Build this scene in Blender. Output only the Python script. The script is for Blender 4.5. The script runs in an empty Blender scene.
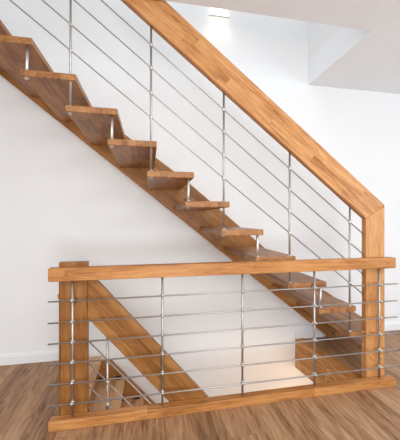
import bpy, bmesh, math, random
from mathutils import Vector, Matrix
random.seed(7)
scene = bpy.context.scene
COL = scene.collection
PI = math.pi

# ------------------------------------------------------------------ materials
def new_mat(name):
    m = bpy.data.materials.new(name); m.use_nodes = True
    nt = m.node_tree; nt.nodes.clear()
    out = nt.nodes.new('ShaderNodeOutputMaterial')
    b = nt.nodes.new('ShaderNodeBsdfPrincipled')
    nt.links.new(b.outputs[0], out.inputs[0])
    return m, nt, b

def math_node(nt, op, a, b=None, c=None):
    n = nt.nodes.new('ShaderNodeMath'); n.operation = op
    for i, v in enumerate((a, b, c)):
        if v is None: continue
        if isinstance(v, (int, float)): n.inputs[i].default_value = v
        else: nt.links.new(v, n.inputs[i])
    return n.outputs[0]

def ramp(nt, fac, stops):
    r = nt.nodes.new('ShaderNodeValToRGB')
    el = r.color_ramp.elements
    while len(el) < len(stops): el.new(0.5)
    for e, (p, c) in zip(el, stops):
        e.position = p; e.color = (c[0], c[1], c[2], 1)
    nt.links.new(fac, r.inputs[0])
    return r.outputs[0]

def mix(nt, fac, a, b, mode='MIX'):
    n = nt.nodes.new('ShaderNodeMix'); n.data_type = 'RGBA'; n.blend_type = mode
    for sock, v in ((n.inputs[0], fac), (n.inputs[6], a), (n.inputs[7], b)):
        if isinstance(v, (int, float)): sock.default_value = v
        elif isinstance(v, tuple): sock.default_value = (v[0], v[1], v[2], 1)
        else: nt.links.new(v, sock)
    return n.outputs[2]

def wood(name, dark, mid, light, stave=(0.42, 0.043, 0.043), axis='X', rough=0.42, contrast=0.5, knots=True):
    """finger-jointed solid oak: staves of slightly different tone, grain running along the local axis"""
    m, nt, b = new_mat(name)
    tc = nt.nodes.new('ShaderNodeTexCoord')
    oi = nt.nodes.new('ShaderNodeObjectInfo')
    sep = nt.nodes.new('ShaderNodeSeparateXYZ'); nt.links.new(tc.outputs['Object'], sep.inputs[0])
    order = {'X': (0, 1, 2), 'Y': (1, 0, 2), 'Z': (2, 0, 1)}[axis]
    L, A, B = [sep.outputs[i] for i in order]
    rnd = math_node(nt, 'MULTIPLY', oi.outputs['Random'], 17.3)
    row = math_node(nt, 'FLOOR', math_node(nt, 'DIVIDE', math_node(nt, 'ADD', A, 10.0137), stave[1]))
    lay = math_node(nt, 'FLOOR', math_node(nt, 'DIVIDE', math_node(nt, 'ADD', B, 10.0071), stave[2]))
    cv = nt.nodes.new('ShaderNodeCombineXYZ')
    nt.links.new(row, cv.inputs[0]); nt.links.new(lay, cv.inputs[1]); nt.links.new(rnd, cv.inputs[2])
    w1 = nt.nodes.new('ShaderNodeTexWhiteNoise'); nt.links.new(cv.outputs[0], w1.inputs['Vector'])
    seg = math_node(nt, 'FLOOR', math_node(nt, 'ADD', math_node(nt, 'DIVIDE', L, stave[0]), math_node(nt, 'MULTIPLY', w1.outputs['Value'], 5.0)))
    cv2 = nt.nodes.new('ShaderNodeCombineXYZ')
    nt.links.new(row, cv2.inputs[0]); nt.links.new(math_node(nt, 'ADD', lay, math_node(nt, 'MULTIPLY', seg, 13.7)), cv2.inputs[1]); nt.links.new(rnd, cv2.inputs[2])
    w2 = nt.nodes.new('ShaderNodeTexWhiteNoise'); nt.links.new(cv2.outputs[0], w2.inputs['Vector'])
    # grain
    gv = nt.nodes.new('ShaderNodeCombineXYZ')
    nt.links.new(math_node(nt, 'ADD', math_node(nt, 'MULTIPLY', L, 5.0), math_node(nt, 'MULTIPLY', w2.outputs['Value'], 31.0)), gv.inputs[0])
    nt.links.new(math_node(nt, 'ADD', math_node(nt, 'MULTIPLY', A, 70.0), rnd), gv.inputs[1])
    nt.links.new(math_node(nt, 'MULTIPLY', B, 70.0), gv.inputs[2])
    n1 = nt.nodes.new('ShaderNodeTexNoise'); n1.inputs['Scale'].default_value = 1.0; n1.inputs['Detail'].default_value = 5
    n1.inputs['Distortion'].default_value = 1.2
    nt.links.new(gv.outputs[0], n1.inputs['Vector'])
    # broad figure
    fv = nt.nodes.new('ShaderNodeCombineXYZ')
    nt.links.new(math_node(nt, 'ADD', math_node(nt, 'MULTIPLY', L, 2.2), math_node(nt, 'MULTIPLY', w2.outputs['Value'], 11.0)), fv.inputs[0])
    nt.links.new(math_node(nt, 'MULTIPLY', A, 14.0), fv.inputs[1]); nt.links.new(math_node(nt, 'MULTIPLY', B, 14.0), fv.inputs[2])
    n2 = nt.nodes.new('ShaderNodeTexNoise'); n2.inputs['Scale'].default_value = 1.3; n2.inputs['Detail'].default_value = 3
    n2.inputs['Distortion'].default_value = 0.8
    nt.links.new(fv.outputs[0], n2.inputs['Vector'])
    f = math_node(nt, 'ADD', math_node(nt, 'MULTIPLY', n1.outputs[0], 0.62), math_node(nt, 'MULTIPLY', n2.outputs[0], 0.50))
    f = math_node(nt, 'ADD', f, math_node(nt, 'MULTIPLY', math_node(nt, 'SUBTRACT', w2.outputs['Value'], 0.5), contrast))
    col = ramp(nt, f, [(0.33, dark), (0.54, mid), (0.75, light)])
    if knots:
        vo = nt.nodes.new('ShaderNodeTexVoronoi'); vo.inputs['Scale'].default_value = 1.0
        kv = nt.nodes.new('ShaderNodeCombineXYZ')
        nt.links.new(math_node(nt, 'ADD', math_node(nt, 'MULTIPLY', L, 3.2), rnd), kv.inputs[0])
        nt.links.new(math_node(nt, 'MULTIPLY', A, 5.5), kv.inputs[1]); nt.links.new(math_node(nt, 'MULTIPLY', B, 5.5), kv.inputs[2])
        nt.links.new(kv.outputs[0], vo.inputs['Vector'])
        k = ramp(nt, vo.outputs['Distance'], [(0.03, (1, 1, 1)), (0.10, (0, 0, 0))])
        col = mix(nt, math_node(nt, 'MULTIPLY', k, 0.9), col, (dark[0]*0.35, dark[1]*0.3, dark[2]*0.3))
    nt.links.new(col, b.inputs['Base Color'])
    b.inputs['Roughness'].default_value = rough; b.inputs['Specular IOR Level'].default_value = 0.28
    bp = nt.nodes.new('ShaderNodeBump'); bp.inputs['Strength'].default_value = 0.06; bp.inputs['Distance'].default_value = 0.002
    nt.links.new(n1.outputs[0], bp.inputs['Height']); nt.links.new(bp.outputs[0], b.inputs['Normal'])
    return m

def laminate(name):
    m, nt, b = new_mat(name)
    tc = nt.nodes.new('ShaderNodeTexCoord')
    sep = nt.nodes.new('ShaderNodeSeparateXYZ'); nt.links.new(tc.outputs['Object'], sep.inputs[0])
    X, Y = sep.outputs[0], sep.outputs[1]
    pw, pl = 0.19, 1.28
    u = math_node(nt, 'DIVIDE', math_node(nt, 'ADD', X, 10.03), pw)
    row = math_node(nt, 'FLOOR', u)
    w1 = nt.nodes.new('ShaderNodeTexWhiteNoise'); w1.noise_dimensions = '1D'; nt.links.new(row, w1.inputs['W'])
    v = math_node(nt, 'ADD', math_node(nt, 'DIVIDE', Y, pl), math_node(nt, 'MULTIPLY', w1.outputs['Value'], 7.0))
    seg = math_node(nt, 'FLOOR', v)
    cv = nt.nodes.new('ShaderNodeCombineXYZ'); nt.links.new(row, cv.inputs[0]); nt.links.new(seg, cv.inputs[1])
    w2 = nt.nodes.new('ShaderNodeTexWhiteNoise'); nt.links.new(cv.outputs[0], w2.inputs['Vector'])
    gv = nt.nodes.new('ShaderNodeCombineXYZ')
    nt.links.new(math_node(nt, 'MULTIPLY', X, 38.0), gv.inputs[0])
    nt.links.new(math_node(nt, 'ADD', math_node(nt, 'MULTIPLY', Y, 4.5), math_node(nt, 'MULTIPLY', w2.outputs['Value'], 23.0)), gv.inputs[1])
    nt.links.new(math_node(nt, 'MULTIPLY', w2.outputs['Value'], 9.0), gv.inputs[2])
    n1 = nt.nodes.new('ShaderNodeTexNoise'); n1.inputs['Scale'].default_value = 1.0; n1.inputs['Detail'].default_value = 6; n1.inputs['Distortion'].default_value = 1.6
    nt.links.new(gv.outputs[0], n1.inputs['Vector'])
    n2 = nt.nodes.new('ShaderNodeTexNoise'); n2.inputs['Scale'].default_value = 0.30; n2.inputs['Detail'].default_value = 4; n2.inputs['Distortion'].default_value = 1.5
    nt.links.new(gv.outputs[0], n2.inputs['Vector'])
    f = math_node(nt, 'ADD', math_node(nt, 'MULTIPLY', n1.outputs[0], 0.62), math_node(nt, 'MULTIPLY', n2.outputs[0], 0.5))
    f = math_node(nt, 'ADD', f, math_node(nt, 'MULTIPLY', math_node(nt, 'SUBTRACT', w2.outputs['Value'], 0.5), 0.16))
    col = ramp(nt, f, [(0.34, (0.135, 0.065, 0.030)), (0.49, (0.30, 0.160, 0.080)), (0.61, (0.42, 0.238, 0.126)), (0.76, (0.53, 0.335, 0.195))])
    # plank seams
    fu = math_node(nt, 'FRACT', u); du = math_node(nt, 'MINIMUM', fu, math_node(nt, 'SUBTRACT', 1.0, fu))
    fv = math_node(nt, 'FRACT', v); dv = math_node(nt, 'MINIMUM', fv, math_node(nt, 'SUBTRACT', 1.0, fv))
    su = math_node(nt, 'LESS_THAN', du, 0.006); sv = math_node(nt, 'LESS_THAN', dv, 0.001)
    s = math_node(nt, 'MAXIMUM', su, sv)
    col = mix(nt, math_node(nt, 'MULTIPLY', s, 0.4), col, (0.07, 0.04, 0.025))
    nt.links.new(col, b.inputs['Base Color'])
    b.inputs['Roughness'].default_value = 0.46; b.inputs['Specular IOR Level'].default_value = 0.32
    bp = nt.nodes.new('ShaderNodeBump'); bp.inputs['Strength'].default_value = 0.08; bp.inputs['Distance'].default_value = 0.002
    nt.links.new(n1.outputs[0], bp.inputs['Height']); nt.links.new(bp.outputs[0], b.inputs['Normal'])
    return m

def plaster(name, c, var=0.02, rough=0.85, bump=0.02):
    m, nt, b = new_mat(name)
    tc = nt.nodes.new('ShaderNodeTexCoord')
    n = nt.nodes.new('ShaderNodeTexNoise'); n.inputs['Scale'].default_value = 2.5; n.inputs['Detail'].default_value = 4
    nt.links.new(tc.outputs['Object'], n.inputs['Vector'])
    lo = tuple(x*(1-var) for x in c)
    nt.links.new(ramp(nt, n.outputs[0], [(0.3, lo), (0.7, c)]), b.inputs['Base Color'])
    b.inputs['Roughness'].default_value = rough
    n2 = nt.nodes.new('ShaderNodeTexNoise'); n2.inputs['Scale'].default_value = 260; n2.inputs['Detail'].default_value = 2
    nt.links.new(tc.outputs['Object'], n2.inputs['Vector'])
    bp = nt.nodes.new('ShaderNodeBump'); bp.inputs['Strength'].default_value = bump; bp.inputs['Distance'].default_value = 0.001
    nt.links.new(n2.outputs[0], bp.inputs['Height']); nt.links.new(bp.outputs[0], b.inputs['Normal'])
    return m

def metal(name, c, rough=0.33):
    m, nt, b = new_mat(name)
    tc = nt.nodes.new('ShaderNodeTexCoord')
    n = nt.nodes.new('ShaderNodeTexNoise'); n.inputs['Scale'].default_value = 40; n.inputs['Detail'].default_value = 2
    nt.links.new(tc.outputs['Object'], n.inputs['Vector'])
    nt.links.new(ramp(nt, n.outputs[0], [(0.3, tuple(x*0.93 for x in c)), (0.7, c)]), b.inputs['Base Color'])
    b.inputs['Metallic'].default_value = 1.0; b.inputs['Roughness'].default_value = rough
    return m

def glow(name, c, strength):
    m, nt, b = new_mat(name)
    tc = nt.nodes.new('ShaderNodeTexCoord')
    n = nt.nodes.new('ShaderNodeTexNoise'); n.inputs['Scale'].default_value = 6
    nt.links.new(tc.outputs['Object'], n.inputs['Vector'])
    nt.links.new(ramp(nt, n.outputs[0], [(0.3, tuple(x*0.96 for x in c)), (0.7, c)]), b.inputs['Emission Color'])
    b.inputs['Base Color'].default_value = (0.9, 0.88, 0.84, 1)
    b.inputs['Emission Strength'].default_value = strength
    return m

OAK = dict(dark=(0.29, 0.118, 0.034), mid=(0.56, 0.255, 0.092), light=(0.71, 0.39, 0.170))
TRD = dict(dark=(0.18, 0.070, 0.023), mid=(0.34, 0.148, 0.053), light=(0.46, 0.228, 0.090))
M = {
    'rail': wood('oak_rail', axis='X', stave=(0.40, 0.06, 0.062), contrast=0.10, knots=False, **OAK),
    'guard': wood('oak_guard_rail', axis='X', stave=(1.15, 0.3, 0.3), contrast=0.22, dark=(0.22, 0.082, 0.019), mid=(0.46, 0.190, 0.055), light=(0.60, 0.292, 0.105)),
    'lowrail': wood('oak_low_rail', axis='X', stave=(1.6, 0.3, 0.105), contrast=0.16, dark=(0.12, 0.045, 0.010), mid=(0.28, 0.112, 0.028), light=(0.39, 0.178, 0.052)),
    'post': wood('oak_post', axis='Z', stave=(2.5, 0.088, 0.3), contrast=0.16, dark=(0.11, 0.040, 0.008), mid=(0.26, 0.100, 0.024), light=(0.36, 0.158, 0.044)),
    'post_lit': wood('oak_post_lit', axis='Z', stave=(0.5, 0.3, 0.085), contrast=0.14, knots=False, dark=(0.27, 0.108, 0.028), mid=(0.54, 0.245, 0.080), light=(0.67, 0.36, 0.150)),  # lit copy of the post oak: daylight from the right put into the colour
    'string': wood('oak_stringer', axis='X', stave=(0.9, 0.3, 0.11), contrast=0.16, dark=(0.17, 0.066, 0.015), mid=(0.36, 0.152, 0.042), light=(0.48, 0.228, 0.072)),
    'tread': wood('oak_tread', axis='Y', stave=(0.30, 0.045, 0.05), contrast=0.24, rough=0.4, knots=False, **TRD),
    'lowtread_lit': wood('oak_low_tread_lit', axis='Y', stave=(0.30, 0.045, 0.05), contrast=0.25, rough=0.4, knots=True, dark=(0.48, 0.25, 0.11), mid=(0.70, 0.41, 0.21), light=(0.80, 0.51, 0.29)),  # tread oak lightened in colour to replace light missing in the well
    'trim': wood('oak_trim', axis='Y', stave=(0.5, 0.06, 0.07), contrast=0.22, dark=(0.36, 0.150, 0.038), mid=(0.62, 0.285, 0.085), light=(0.74, 0.38, 0.135)),
    'floor': laminate('laminate_floor'),
    'wall': plaster('white_plaster', (0.855, 0.858, 0.860)),
    'ceil': plaster('ceiling_paint', (0.88, 0.895, 0.915)),
    'base': plaster('white_lacquer', (0.86, 0.87, 0.88), rough=0.4, bump=0.0),
    'steel': metal('brushed_steel', (0.54, 0.515, 0.49), 0.45),
    'clamp': metal('polished_steel', (0.70, 0.69, 0.67), 0.40),
    'dark': metal('dark_iron', (0.10, 0.09, 0.085), 0.5),
    'lamp': glow('lamp_glow', (1.0, 0.95, 0.84), 1.15),
}

# ------------------------------------------------------------------ builders
def link(name, bm, mat, parent=None, loc=(0, 0, 0), rot=(0, 0, 0), smooth=False, bevel=0.0):
    if bevel > 0:
        bmesh.ops.remove_doubles(bm, verts=bm.verts, dist=1e-6)
        bmesh.ops.bevel(bm, geom=list(bm.edges), offset=bevel, segments=2, profile=0.5, affect='EDGES', clamp_overlap=True)
    bmesh.ops.recalc_face_normals(bm, faces=bm.faces)
    me = bpy.data.meshes.new(name); bm.to_mesh(me); bm.free()
    if isinstance(mat, (list, tuple)):
        for q in mat: me.materials.append(q)
    else: me.materials.append(mat)
    if smooth:
        for p in me.polygons: p.use_smooth = True
    o = bpy.data.objects.new(name, me); COL.objects.link(o)
    if parent is not None:
        o.parent = parent
        base = Vector((0, 0, 0)); q = parent
        while q is not None: base += q.location; q = q.parent
        o.location = Vector(loc) - base
    else: o.location = loc
    o.rotation_euler = rot
    return o

def thing(name, label, cat, loc, group=None):
    o = bpy.data.objects.new(name, None); COL.objects.link(o)
    o.empty_display_size = 0.1; o.location = loc
    o['label'] = label; o['category'] = cat
    if group: o['group'] = group
    return o

def struct(o, label=None):
    o['kind'] = 'structure'
    if label: o['label'] = label
    return o

def box_bm(x0, x1, y0, y1, z0, z1, bm=None):
    bm = bm or bmesh.new()
    vs = [bm.verts.new(c) for c in ((x0,y0,z0),(x1,y0,z0),(x1,y1,z0),(x0,y1,z0),(x0,y0,z1),(x1,y0,z1),(x1,y1,z1),(x0,y1,z1))]
    for f in ((0,3,2,1),(4,5,6,7),(0,1,5,4),(1,2,6,5),(2,3,7,6),(3,0,4,7)): bm.faces.new([vs[i] for i in f])
    return bm

def prism_bm(pts, axis, a0, a1, bm=None):
    """extrude a 2-D outline: axis 'Y' takes (x,z) points, axis 'Z' takes (x,y) points"""
    bm = bm or bmesh.new()
    mk = (lambda p, a: (p[0], a, p[1])) if axis == 'Y' else (lambda p, a: (p[0], p[1], a))
    A = [bm.verts.new(mk(p, a0)) for p in pts]; B = [bm.verts.new(mk(p, a1)) for p in pts]
    bm.faces.new(A[::-1]); bm.faces.new(B)
    n = len(pts)
    for i in range(n): bm.faces.new((A[i], A[(i+1) % n], B[(i+1) % n], B[i]))
    return bm

def world_box(name, x0, x1, y0, y1, z0, z1, mat, parent=None, bevel=0.004):
    c = ((x0+x1)/2, (y0+y1)/2, (z0+z1)/2)
    return link(name, box_bm(x0-c[0], x1-c[0], y0-c[1], y1-c[1], z0-c[2], z1-c[2]), mat, parent, c, bevel=bevel)

def sloped_board(name, pts, y0, y1, alpha, mat, parent, bevel=0.004):
    """an outline given in world (x,z), rebuilt in a frame whose X axis runs down the slope alpha"""
    ox, oz = pts[0]; oy = (y0+y1)/2
    ca, sa = math.cos(alpha), math.sin(alpha)
    loc = []
    for x, z in pts:
        dx, dz = x-ox, z-oz
        loc.append((dx*ca - dz*sa, dx*sa + dz*ca))
    return link(name, prism_bm(loc, 'Y', y0-oy, y1-oy), mat, parent, (ox, oy, oz), (0, alpha, 0), bevel=bevel)

def tube_bm(p0, p1, r, seg=12, bm=None):
    bm = bm or bmesh.new()
    p0, p1 = Vector(p0), Vector(p1); d = p1-p0
    q = d.to_track_quat('Z', 'Y').to_matrix().to_4x4()
    Mx = Matrix.Translation((p0+p1)/2) @ q
    bmesh.ops.create_cone(bm, cap_ends=True, segments=seg, radius1=r, radius2=r, depth=d.length, matrix=Mx)
    return bm

def rod(name, p0, p1, r, mat, parent, seg=12):
    c = (Vector(p0)+Vector(p1))/2
    bm = tube_bm(Vector(p0)-c, Vector(p1)-c, r, seg)
    for f in bm.faces: f.smooth = len(f.verts) == 4
    o = link(name, bm, mat, parent, c)
    for p in o.data.polygons: p.use_smooth = len(p.vertices) == 4
    return o

def lathe_bm(profile, seg=20, axis='Z'):
    bm = bmesh.new(); rings = []
    for r, z in profile:
        ring = []
        for k in range(seg):
            a = 2*PI*k/seg
            if axis == 'Z': ring.append(bm.verts.new((r*math.cos(a), r*math.sin(a), z)))
            elif axis == 'Y': ring.append(bm.verts.new((r*math.cos(a), z, r*math.sin(a))))
            else: ring.append(bm.verts.new((z, r*math.cos(a), r*math.sin(a))))
        rings.append(ring)
    for a, b in zip(rings, rings[1:]):
        for k in range(seg): bm.faces.new((a[k], a[(k+1) % seg], b[(k+1) % seg], b[k]))
    bm.faces.new(rings[0]); bm.faces.new(rings[-1])
    return bm

def share(name, me, parent, loc):
    o = bpy.data.objects.new(name, me); COL.objects.link(o); o.parent = parent
    base = Vector((0, 0, 0)); q = parent
    while q is not None: base += q.location; q = q.parent
    o.location = Vector(loc) - base
    return o

def proto_mesh(bm, mat, name):
    bmesh.ops.recalc_face_normals(bm, faces=bm.faces)
    me = bpy.data.meshes.new(name); bm.to_mesh(me); bm.free(); me.materials.append(mat)
    for p in me.polygons: p.use_smooth = True
    return me

# small fittings
clamp_me = proto_mesh(lathe_bm([(0.0075, -0.012), (0.0105, -0.0105), (0.0115, -0.004), (0.0115, 0.004), (0.0105, 0.0105), (0.0075, 0.012)], 14), M['clamp'], 'clamp')
clampg_bm = lathe_bm([(0.0080, -0.011), (0.0115, -0.009), (0.0125, 0), (0.0115, 0.009), (0.0080, 0.011)], 14)
tmp = lathe_bm([(0.0085, -0.026), (0.0085, 0.0)], 10, 'Y')          # stub that grips the rod in front of the post
tmpme = bpy.data.meshes.new('stub'); tmp.to_mesh(tmpme); tmp.free(); clampg_bm.from_mesh(tmpme); bpy.data.meshes.remove(tmpme)
clampg_me = proto_mesh(clampg_bm, M['clamp'], 'clamp')
nut_me = proto_mesh(lathe_bm([(0.016, 0.0), (0.016, -0.003), (0.010, -0.004), (0.010, -0.009), (0.006, -0.011)], 16), M['clamp'], 'nut')
collar_me = proto_mesh(lathe_bm([(0.013, 0.0), (0.013, 0.004), (0.0085, 0.007)], 16), M['clamp'], 'collar')
capY_me = proto_mesh(lathe_bm([(0.018, 0.0), (0.0175, -0.005), (0.013, -0.011), (0.005, -0.014)], 18, 'Y'), M['rail'], 'cap')
capX_me = proto_mesh(lathe_bm([(0.018, 0.0), (0.0175, -0.005), (0.013, -0.011), (0.005, -0.014)], 18, 'X'), M['rail'], 'cap')

# ------------------------------------------------------------------ key dimensions (metres)
YW = 2.582                       # back wall face
YN = 1.767                       # near face of handrails and newel posts
YT = YN + 0.045                  # their far face
YR = YN + 0.0235                 # line of the balusters
ZC = 2.65                        # ceiling
XL, XR, YB = -4.2, 4.6, -3.6     # room extents
OX0, OX1 = -0.42, 1.60           # floor opening
H = 2.905                        # storey height

# ------------------------------------------------------------------ the room
struct(world_box('wall_back', XL, XR, YW, YW+0.14, -H-0.1, 5.5, M['wall'], bevel=0))
struct(world_box('wall_left', XL-0.14, XL, YB, YW, 0.0, ZC, M['wall'], bevel=0))
struct(world_box('wall_right', XR, XR+0.14, YB, YW, 0.0, ZC, M['wall'], bevel=0))
# floor: three slabs round the stairwell opening, one mesh
bm = bmesh.new()
box_bm(XL, XR, YB, YN-0.002, -0.27, 0, bm)
box_bm(XL, -0.546, YN-0.002, YW, -0.27, 0, bm)
prism_bm([(1.665, YN-0.002), (XR, YN-0.002), (XR, YW), (1.585, YW)], 'Z', -0.27, 0, bm)
fl = link('floor', bm, [M['floor'], M['wall']])
for p in fl.data.polygons: p.material_index = 0 if p.normal.z > 0.5 else 1
struct(fl, 'brown wood laminate floor with planks running towards the wall')
struct(world_box('floor', XL, XR, -1.5, YW, -H-0.1, -H, M['floor'], bevel=0), 'laminate floor of the storey below, seen through the stairwell opening')
# ceiling with stairwell opening
bm = bmesh.new()
box_bm(XL, XR, YB, 1.752, ZC, H, bm)
box_bm(1.637, XR, 1.752, YW, ZC, H, bm)
box_bm(XL, -1.45, 1.752, YW, ZC, H, bm)
struct(link('ceiling', bm, M['ceil']), 'white ceiling with a rectangular stairwell opening')
struct(world_box('wall_upper', 1.639, 1.76, 1.60, YW, H, 5.4, M['wall'], bevel=0), 'white wall of the stairwell above the ceiling opening')
struct(world_box('ceiling', -2.6, 1.76, -0.4, YW, 5.4, 5.5, M['ceil'], bevel=0), 'ceiling of the storey above')

# baseboards (moulded: plinth with a recessed top lip)
def baseboard(x0, x1):
    prof = [(0, 0), (-0.016, 0), (-0.016, 0.066), (-0.012, 0.070), (-0.012, 0.078), (-0.006, 0.090), (0, 0.090)]
    bm = bmesh.new(); L = x1-x0
    A = [bm.verts.new((-L/2, y, z)) for y, z in prof]; B = [bm.verts.new((L/2, y, z)) for y, z in prof]
    bm.faces.new(A); bm.faces.new(B[::-1])
    for i in range(len(prof)):
        j = (i+1) % len(prof); bm.faces.new((A[i], B[i], B[j], A[j]))
    return struct(link('baseboard_back', bm, M['base'], None, ((x0+x1)/2, YW-0.0005, 0.0)), 'white skirting board along the back wall')
baseboard(XL+0.01, -0.547)
baseboard(1.492, 1.83)
baseboard(2.47, XR-0.01)

# oak lining of the opening's right edge (fascia board with a lip on the floor)
fx = lambda y: 1.575 + (1.490-1.575)*(y-YN)/(YW-YN)
c = (1.53, 2.17, 0)
pts = [(fx(YN), YN), (fx(YN)+0.024, YN), (fx(YW)+0.024, YW-0.001), (fx(YW), YW-0.001)]
bm = prism_bm([(x-c[0], y-c[1]) for x, y in pts], 'Z', -0.295, -0.0005)
pts = [(fx(YN)-0.001, YN), (fx(YN)+0.09, YN), (fx(YW)+0.09, YW-0.017), (fx(YW)-0.001, YW-0.017)]
prism_bm([(x-c[0], y-c[1]) for x, y in pts], 'Z', 0.0, 0.006, bm)
struct(link('trim_1', bm, M['trim'], None, c), 'oak fascia board lining the right edge of the stairwell opening')

# ------------------------------------------------------------------ guard railing along the opening
g = thing('guard_railing', 'level oak guard railing with six horizontal steel rods in front of the floor opening', 'railing', (0.61, 1.7375, 0))
world_box('handrail', -0.581, 1.806, 1.710, 1.766, 0.878, 0.957, M['guard'], g, bevel=0.005)
world_box('bottom_rail', -0.581, 1.806, 1.710, 1.766, 0.0, 0.058, M['guard'], g, bevel=0.005)
GX = [-0.454, 0.082, 0.617, 1.153, 1.689]
GZ = [0.760, 0.633, 0.511, 0.390, 0.2685, 0.145]
YG = 1.740
for x in GX:
    b = rod('baluster', (x, YG, 0.05), (x, YG, 0.885), 0.0072, M['steel'], g)
    for z in GZ: share('clamp', clampg_me, b, (x, YG, z))
for z in GZ:
    rod('rail_rod', (-0.584, YG-0.0185, z), (1.826, YG-0.0185, z), 0.0048, M['steel'], g, 10)
dk_me = proto_mesh(lathe_bm([(0.0045, 0.0), (0.0045, -0.0012), (0.002, -0.0016)], 10, 'Y'), M['dark'], 'screw')
for x, z in ((-0.480, 0.918), (0.70, 0.93), (1.735, 0.915)): share('screw_plug', dk_me, g, (x, 1.7100, z))

# ------------------------------------------------------------------ upper staircase
S = thing('staircase', 'upper open-tread oak staircase climbing to the left along the white wall', 'staircase', (1.68, 1.79, 0))
GO, RISE = 0.2448, 0.1923
def tx(n): return -0.687 + GO*(12-n)          # right-hand (nosing) edge of tread n
def tz(n): return 0.595 + RISE*(n-3)          # its top
DEP, TH = 0.306, 0.040
AL = math.atan(0.79)
# newel post, mitred into the sloping handrail
po = [(1.600, 0.001), (1.764, 0.001), (1.764, 1.351), (1.600, 1.246)]
nc = (1.682, (YN+YT)/2, 0.6)
N = link('newel_post', prism_bm([(x-nc[0], z-nc[2]) for x, z in po], 'Y', YN-nc[1], YT-nc[1]), M['post'], S, nc, bevel=0.004)
N.data.materials.clear(); N.data.materials.append(M['post_lit'])
for x, z in ((1.652, 0.196), (1.655, 0.402), (1.722, 0.200)): share('bolt_cap', capY_me, N, (x, YN+0.001, z))
xe = -1.62
sloped_board('handrail', [(1.764, 1.351), (xe, 1.351+0.7905*(1.764-xe)), (xe, 1.246+0.7905*(1.600-xe)), (1.600, 1.246)], YN, YT, AL, M['rail'], S)
# wall stringer (housed treads), dying out at the winder steps
zb = lambda x: 1.475-0.797*x
zt = lambda x: 1.895-0.830*x
sp = [(2.40, 0.002), (1.848, 0.002), (xe, zb(xe)), (xe, 3.06), (-0.45, 2.175), (0.0, 1.855), (0.331, 1.615), (0.822, 1.210), (1.55, zt(1.55)), (1.83, 0.478), (2.15, 0.25), (2.40, 0.09)]
sloped_board('stringer', sp, 2.532, YW-0.001, AL, M['string'], S, bevel=0.003)
# treads: grain runs along local Y
def tread(parent, pts, z, mat, th=TH):
    cx = sum(p[0] for p in pts)/len(pts); cy = sum(p[1] for p in pts)/len(pts)
    return link('tread', prism_bm([(x-cx, y-cy) for x, y in pts], 'Z', -th, 0), mat, parent, (cx, cy, z), bevel=0.005)
YA, YF = 1.767, 2.536
T = {}
for n in range(1, 15):
    z = tz(n); xr = tx(n); xl = xr-DEP
    if n == 1: pts = [(1.66, YT+0.003), (1.79, YT+0.003), (2.17, YF), (1.82, YF)]
    elif n == 2: pts = [(xl, YA), (1.598, YA), (1.598, YT+0.002), (1.77, YT+0.002), (1.88, YF), (xl+0.03, YF)]
    else: pts = [(xl, YA), (xr, YA), (xr, YF), (xl, YF)]
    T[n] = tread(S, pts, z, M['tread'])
# connecting bolts at every joint; balusters at every other one
hb = lambda x: 1.246+0.7905*(1.600-x)
RZ = [(1.132, 2.381), (0.978, 2.231), (0.826, 2.066), (0.675, 1.907)]
rodz = lambda k, x: RZ[k][0] + (RZ[k][1]-RZ[k][0])*(1.594-x)/1.583
for n in range(3, 15):
    x = tx(n)-0.036
    z0 = tz(n-1)-TH
    if n % 2:
        b = rod('baluster', (x, YR, z0-0.004), (x, YR, hb(x)+0.012), 0.0072, M['steel'], S)
        for k in range(4): share('clamp', clamp_me, b, (x, YR, rodz(k, x)))
        share('collar', collar_me, b, (x, YR, tz(n)))
    else:
        b = rod('connecting_bolt', (x, YR, z0-0.004), (x, YR, tz(n)-0.01), 0.0085, M['clamp'], S)
    share('nut', nut_me, b, (x, YR, z0))
    share('collar', collar_me, b, (x, YR, tz(n-1)))
for k in range(4):
    rod('rail_rod', (1.603, YR, rodz(k, 1.603)), (-1.60, YR, rodz(k, -1.60)), 0.0042, M['steel'], S, 10)

# ------------------------------------------------------------------ lower staircase
D = thing('staircase', 'lower oak staircase descending through the floor opening behind the guard railing', 'staircase', (-0.45, 1.79, 0))
np_ = (-0.457, (YN+YT)/2, 0.49)
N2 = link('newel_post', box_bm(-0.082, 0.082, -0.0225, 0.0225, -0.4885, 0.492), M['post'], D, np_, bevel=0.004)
share('bolt_cap', capX_me, N2, (-0.538, np_[1], 0.775))
SL = 1.155; AL2 = math.atan(SL)
ht = lambda x: 0.852-SL*(x+0.311)
xb = 2.02
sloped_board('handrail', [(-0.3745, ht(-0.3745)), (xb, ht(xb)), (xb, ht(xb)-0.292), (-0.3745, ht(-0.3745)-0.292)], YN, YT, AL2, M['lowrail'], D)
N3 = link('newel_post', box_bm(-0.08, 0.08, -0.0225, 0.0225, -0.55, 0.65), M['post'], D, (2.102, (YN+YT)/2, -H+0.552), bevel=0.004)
st = lambda x: -0.018-1.135*(x+0.357)
sb = lambda x: st(x)-0.43
xs0 = -0.50
sloped_board('stringer', [(xs0, -0.045), (-0.335, -0.045), (2.10, st(2.10)), (2.10, -H+0.002), (1.90, -H+0.002), (xs0, max(sb(xs0), -0.285))], 2.532, YW-0.001, AL2, M['string'], D, bevel=0.003)
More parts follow.
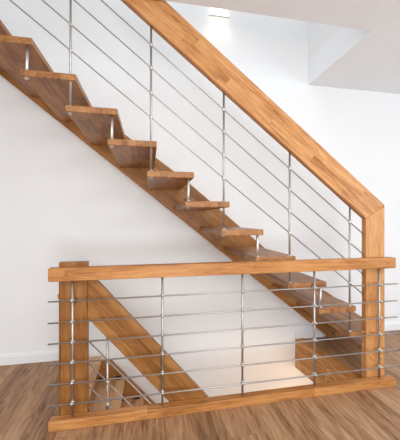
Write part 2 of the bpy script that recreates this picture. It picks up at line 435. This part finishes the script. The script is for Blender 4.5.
# landing tread flush with the floor
LT = link('landing_tread', box_bm(-0.0625, 0.0625, -0.381, 0.381, -0.042, 0.0), M['lowtread_lit'], D, (-0.4825, 2.197, 0.002), bevel=0.005)
lx = lambda m: -0.220+0.167*(m-1)
brk = bmesh.new(); box_bm(-0.022, 0.022, -0.022, 0.0, 0.0, 0.004, brk); box_bm(-0.022, 0.022, -0.004, 0.0, 0.0, 0.022, brk)
brk_me = proto_mesh(brk, M['dark'], 'bracket')
for p in brk_me.polygons: p.use_smooth = False
for m in range(1, 15):
    xr = lx(m); z = -0.1925*m
    pts = [(xr-0.265, YT+0.002), (xr, YT+0.002), (xr, YF), (xr-0.265, YF)]
    t = tread(D, pts, z, M['lowtread_lit'])
    if m < 6:
        for q in (-0.20, -0.055): share('bracket', brk_me, t, (xr+q, 2.531, z+0.0005))
lrz = lambda k, x: (0.478, 0.338, 0.196, 0.056)[k] - SL*(x+0.369)
for k in range(4):
    rod('rail_rod', (-0.378, YR+0.002, lrz(k, -0.378)), (2.03, YR+0.002, lrz(k, 2.03)), 0.0042, M['steel'], D, 10)
for m in range(1, 14, 3):
    x = lx(m)-0.041
    b = rod('baluster', (x, YR+0.002, -0.1925*m-0.16), (x, YR+0.002, ht(x)-0.29), 0.0072, M['steel'], D)
    for k in range(4): share('clamp', clamp_me, b, (x, YR+0.002, lrz(k, x)))

# ------------------------------------------------------------------ wall lamp above the stair
W = thing('wall_lamp', 'small glowing half-round plaster lamp on the stairwell wall near the ceiling opening', 'lamp', (0.67, YW, 3.24))
bm = bmesh.new(); rings = []
for i in range(9):
    ph = i/8*PI/2; ring = []
    for k in range(17):
        a = PI + PI*k/16
        ring.append(bm.verts.new((0.10*math.cos(ph)*math.cos(a), 0.085*math.cos(ph)*math.sin(a), 0.085*math.sin(ph))))
    rings.append(ring)
for a, b in zip(rings, rings[1:]):
    for k in range(16): bm.faces.new((a[k], a[k+1], b[k+1], b[k]))
bmesh.ops.remove_doubles(bm, verts=bm.verts, dist=1e-5)
link('lamp_shade', bm, M['lamp'], W, (0.67, YW-0.004, 3.245), smooth=True)
bm = bmesh.new()                                        # opal diffuser closing the half-round underside
vs = [bm.verts.new((0.098*math.cos(PI+PI*k/16), 0.083*math.sin(PI+PI*k/16), 0)) for k in range(17)]
bm.faces.new(vs); bmesh.ops.solidify(bm, geom=list(bm.faces), thickness=0.006)
link('diffuser', bm, M['lamp'], W, (0.67, YW-0.004, 3.244))
world_box('lamp_base', 0.565, 0.775, YW-0.012, YW-0.002, 3.234, 3.246, M['base'], W, bevel=0.002)

# ------------------------------------------------------------------ lights
def area(name, loc, target, sx, sy, power, color):
    d = bpy.data.lights.new(name, 'AREA'); d.shape = 'RECTANGLE'; d.size = sx; d.size_y = sy; d.energy = power; d.color = color
    o = bpy.data.objects.new(name, d); COL.objects.link(o); o.location = loc
    o.rotation_euler = (Vector(target)-Vector(loc)).to_track_quat('-Z', 'Y').to_euler()
    return o
def spot(name, loc, target, power, color, ang, blend, r=0.03):
    d = bpy.data.lights.new(name, 'SPOT'); d.energy = power; d.color = color; d.spot_size = math.radians(ang); d.spot_blend = blend; d.shadow_soft_size = r
    o = bpy.data.objects.new(name, d); COL.objects.link(o); o.location = loc
    o.rotation_euler = (Vector(target)-Vector(loc)).to_track_quat('-Z', 'Y').to_euler()
    return o
def point(name, loc, power, color, r):
    d = bpy.data.lights.new(name, 'POINT'); d.energy = power; d.color = color; d.shadow_soft_size = r
    o = bpy.data.objects.new(name, d); COL.objects.link(o); o.location = loc
    return o
area('window_light', (0.3, -3.4, 1.6), (0.4, 2.5, 1.0), 5.0, 2.0, 78, (0.95, 0.98, 1.0))
area('daylight', (4.4, 0.2, 1.5), (1.0, 2.4, 1.2), 2.6, 1.9, 60, (0.74, 0.88, 1.0))
area('stairwell_fill', (-0.2, 0.9, 5.3), (0.2, 2.5, 3.0), 2.4, 1.2, 36, (1.0, 0.965, 0.92))  # added unseen lamp that keeps the upper stairwell from going dark
area('overhead_fill', (0.2, -0.4, 2.62), (0.2, -0.1, 0.0), 2.4, 1.2, 58, (1.0, 0.98, 0.95))  # added overhead lamp without a fixture; deepens the shade under the stair
area('ceiling_fill', (0.6, -1.9, 0.7), (0.6, 0.3, 2.65), 0.8, 0.8, 40, (0.93, 0.97, 1.0))  # added unseen uplight behind the camera, brightens the ceiling
spot('wall_lamp_light', (0.67, YW-0.10, 3.22), (0.67, YW-0.02, 2.2), 1.6, (1.0, 0.84, 0.60), 140, 1.0)
spot('lower_downlight', (1.62, 1.75, -0.40), (0.95, YW, -0.75), 20, (1.0, 0.55, 0.21), 150, 1.0, 0.12)
point('lower_room_light', (0.5, 1.3, -1.3), 6, (1.0, 0.78, 0.52), 0.5)
w = bpy.data.worlds.new('World'); scene.world = w; w.use_nodes = True
bg = w.node_tree.nodes['Background']; bg.inputs[0].default_value = (0.84, 0.93, 1.0, 1); bg.inputs[1].default_value = 1.2

# ------------------------------------------------------------------ camera
cam = bpy.data.cameras.new('camera'); co = bpy.data.objects.new('camera', cam); COL.objects.link(co)
cam.sensor_fit = 'HORIZONTAL'; cam.sensor_width = 36; cam.lens = 36*270.5/400
cam.shift_y = -1.7/400; cam.clip_start = 0.05
co.location = (0, 0, 1.25); co.rotation_euler = (PI/2, 0, -0.1853)
scene.camera = co
scene.view_settings.view_transform = 'Standard'
scene.view_settings.look = 'None'
scene.view_settings.exposure = -0.12
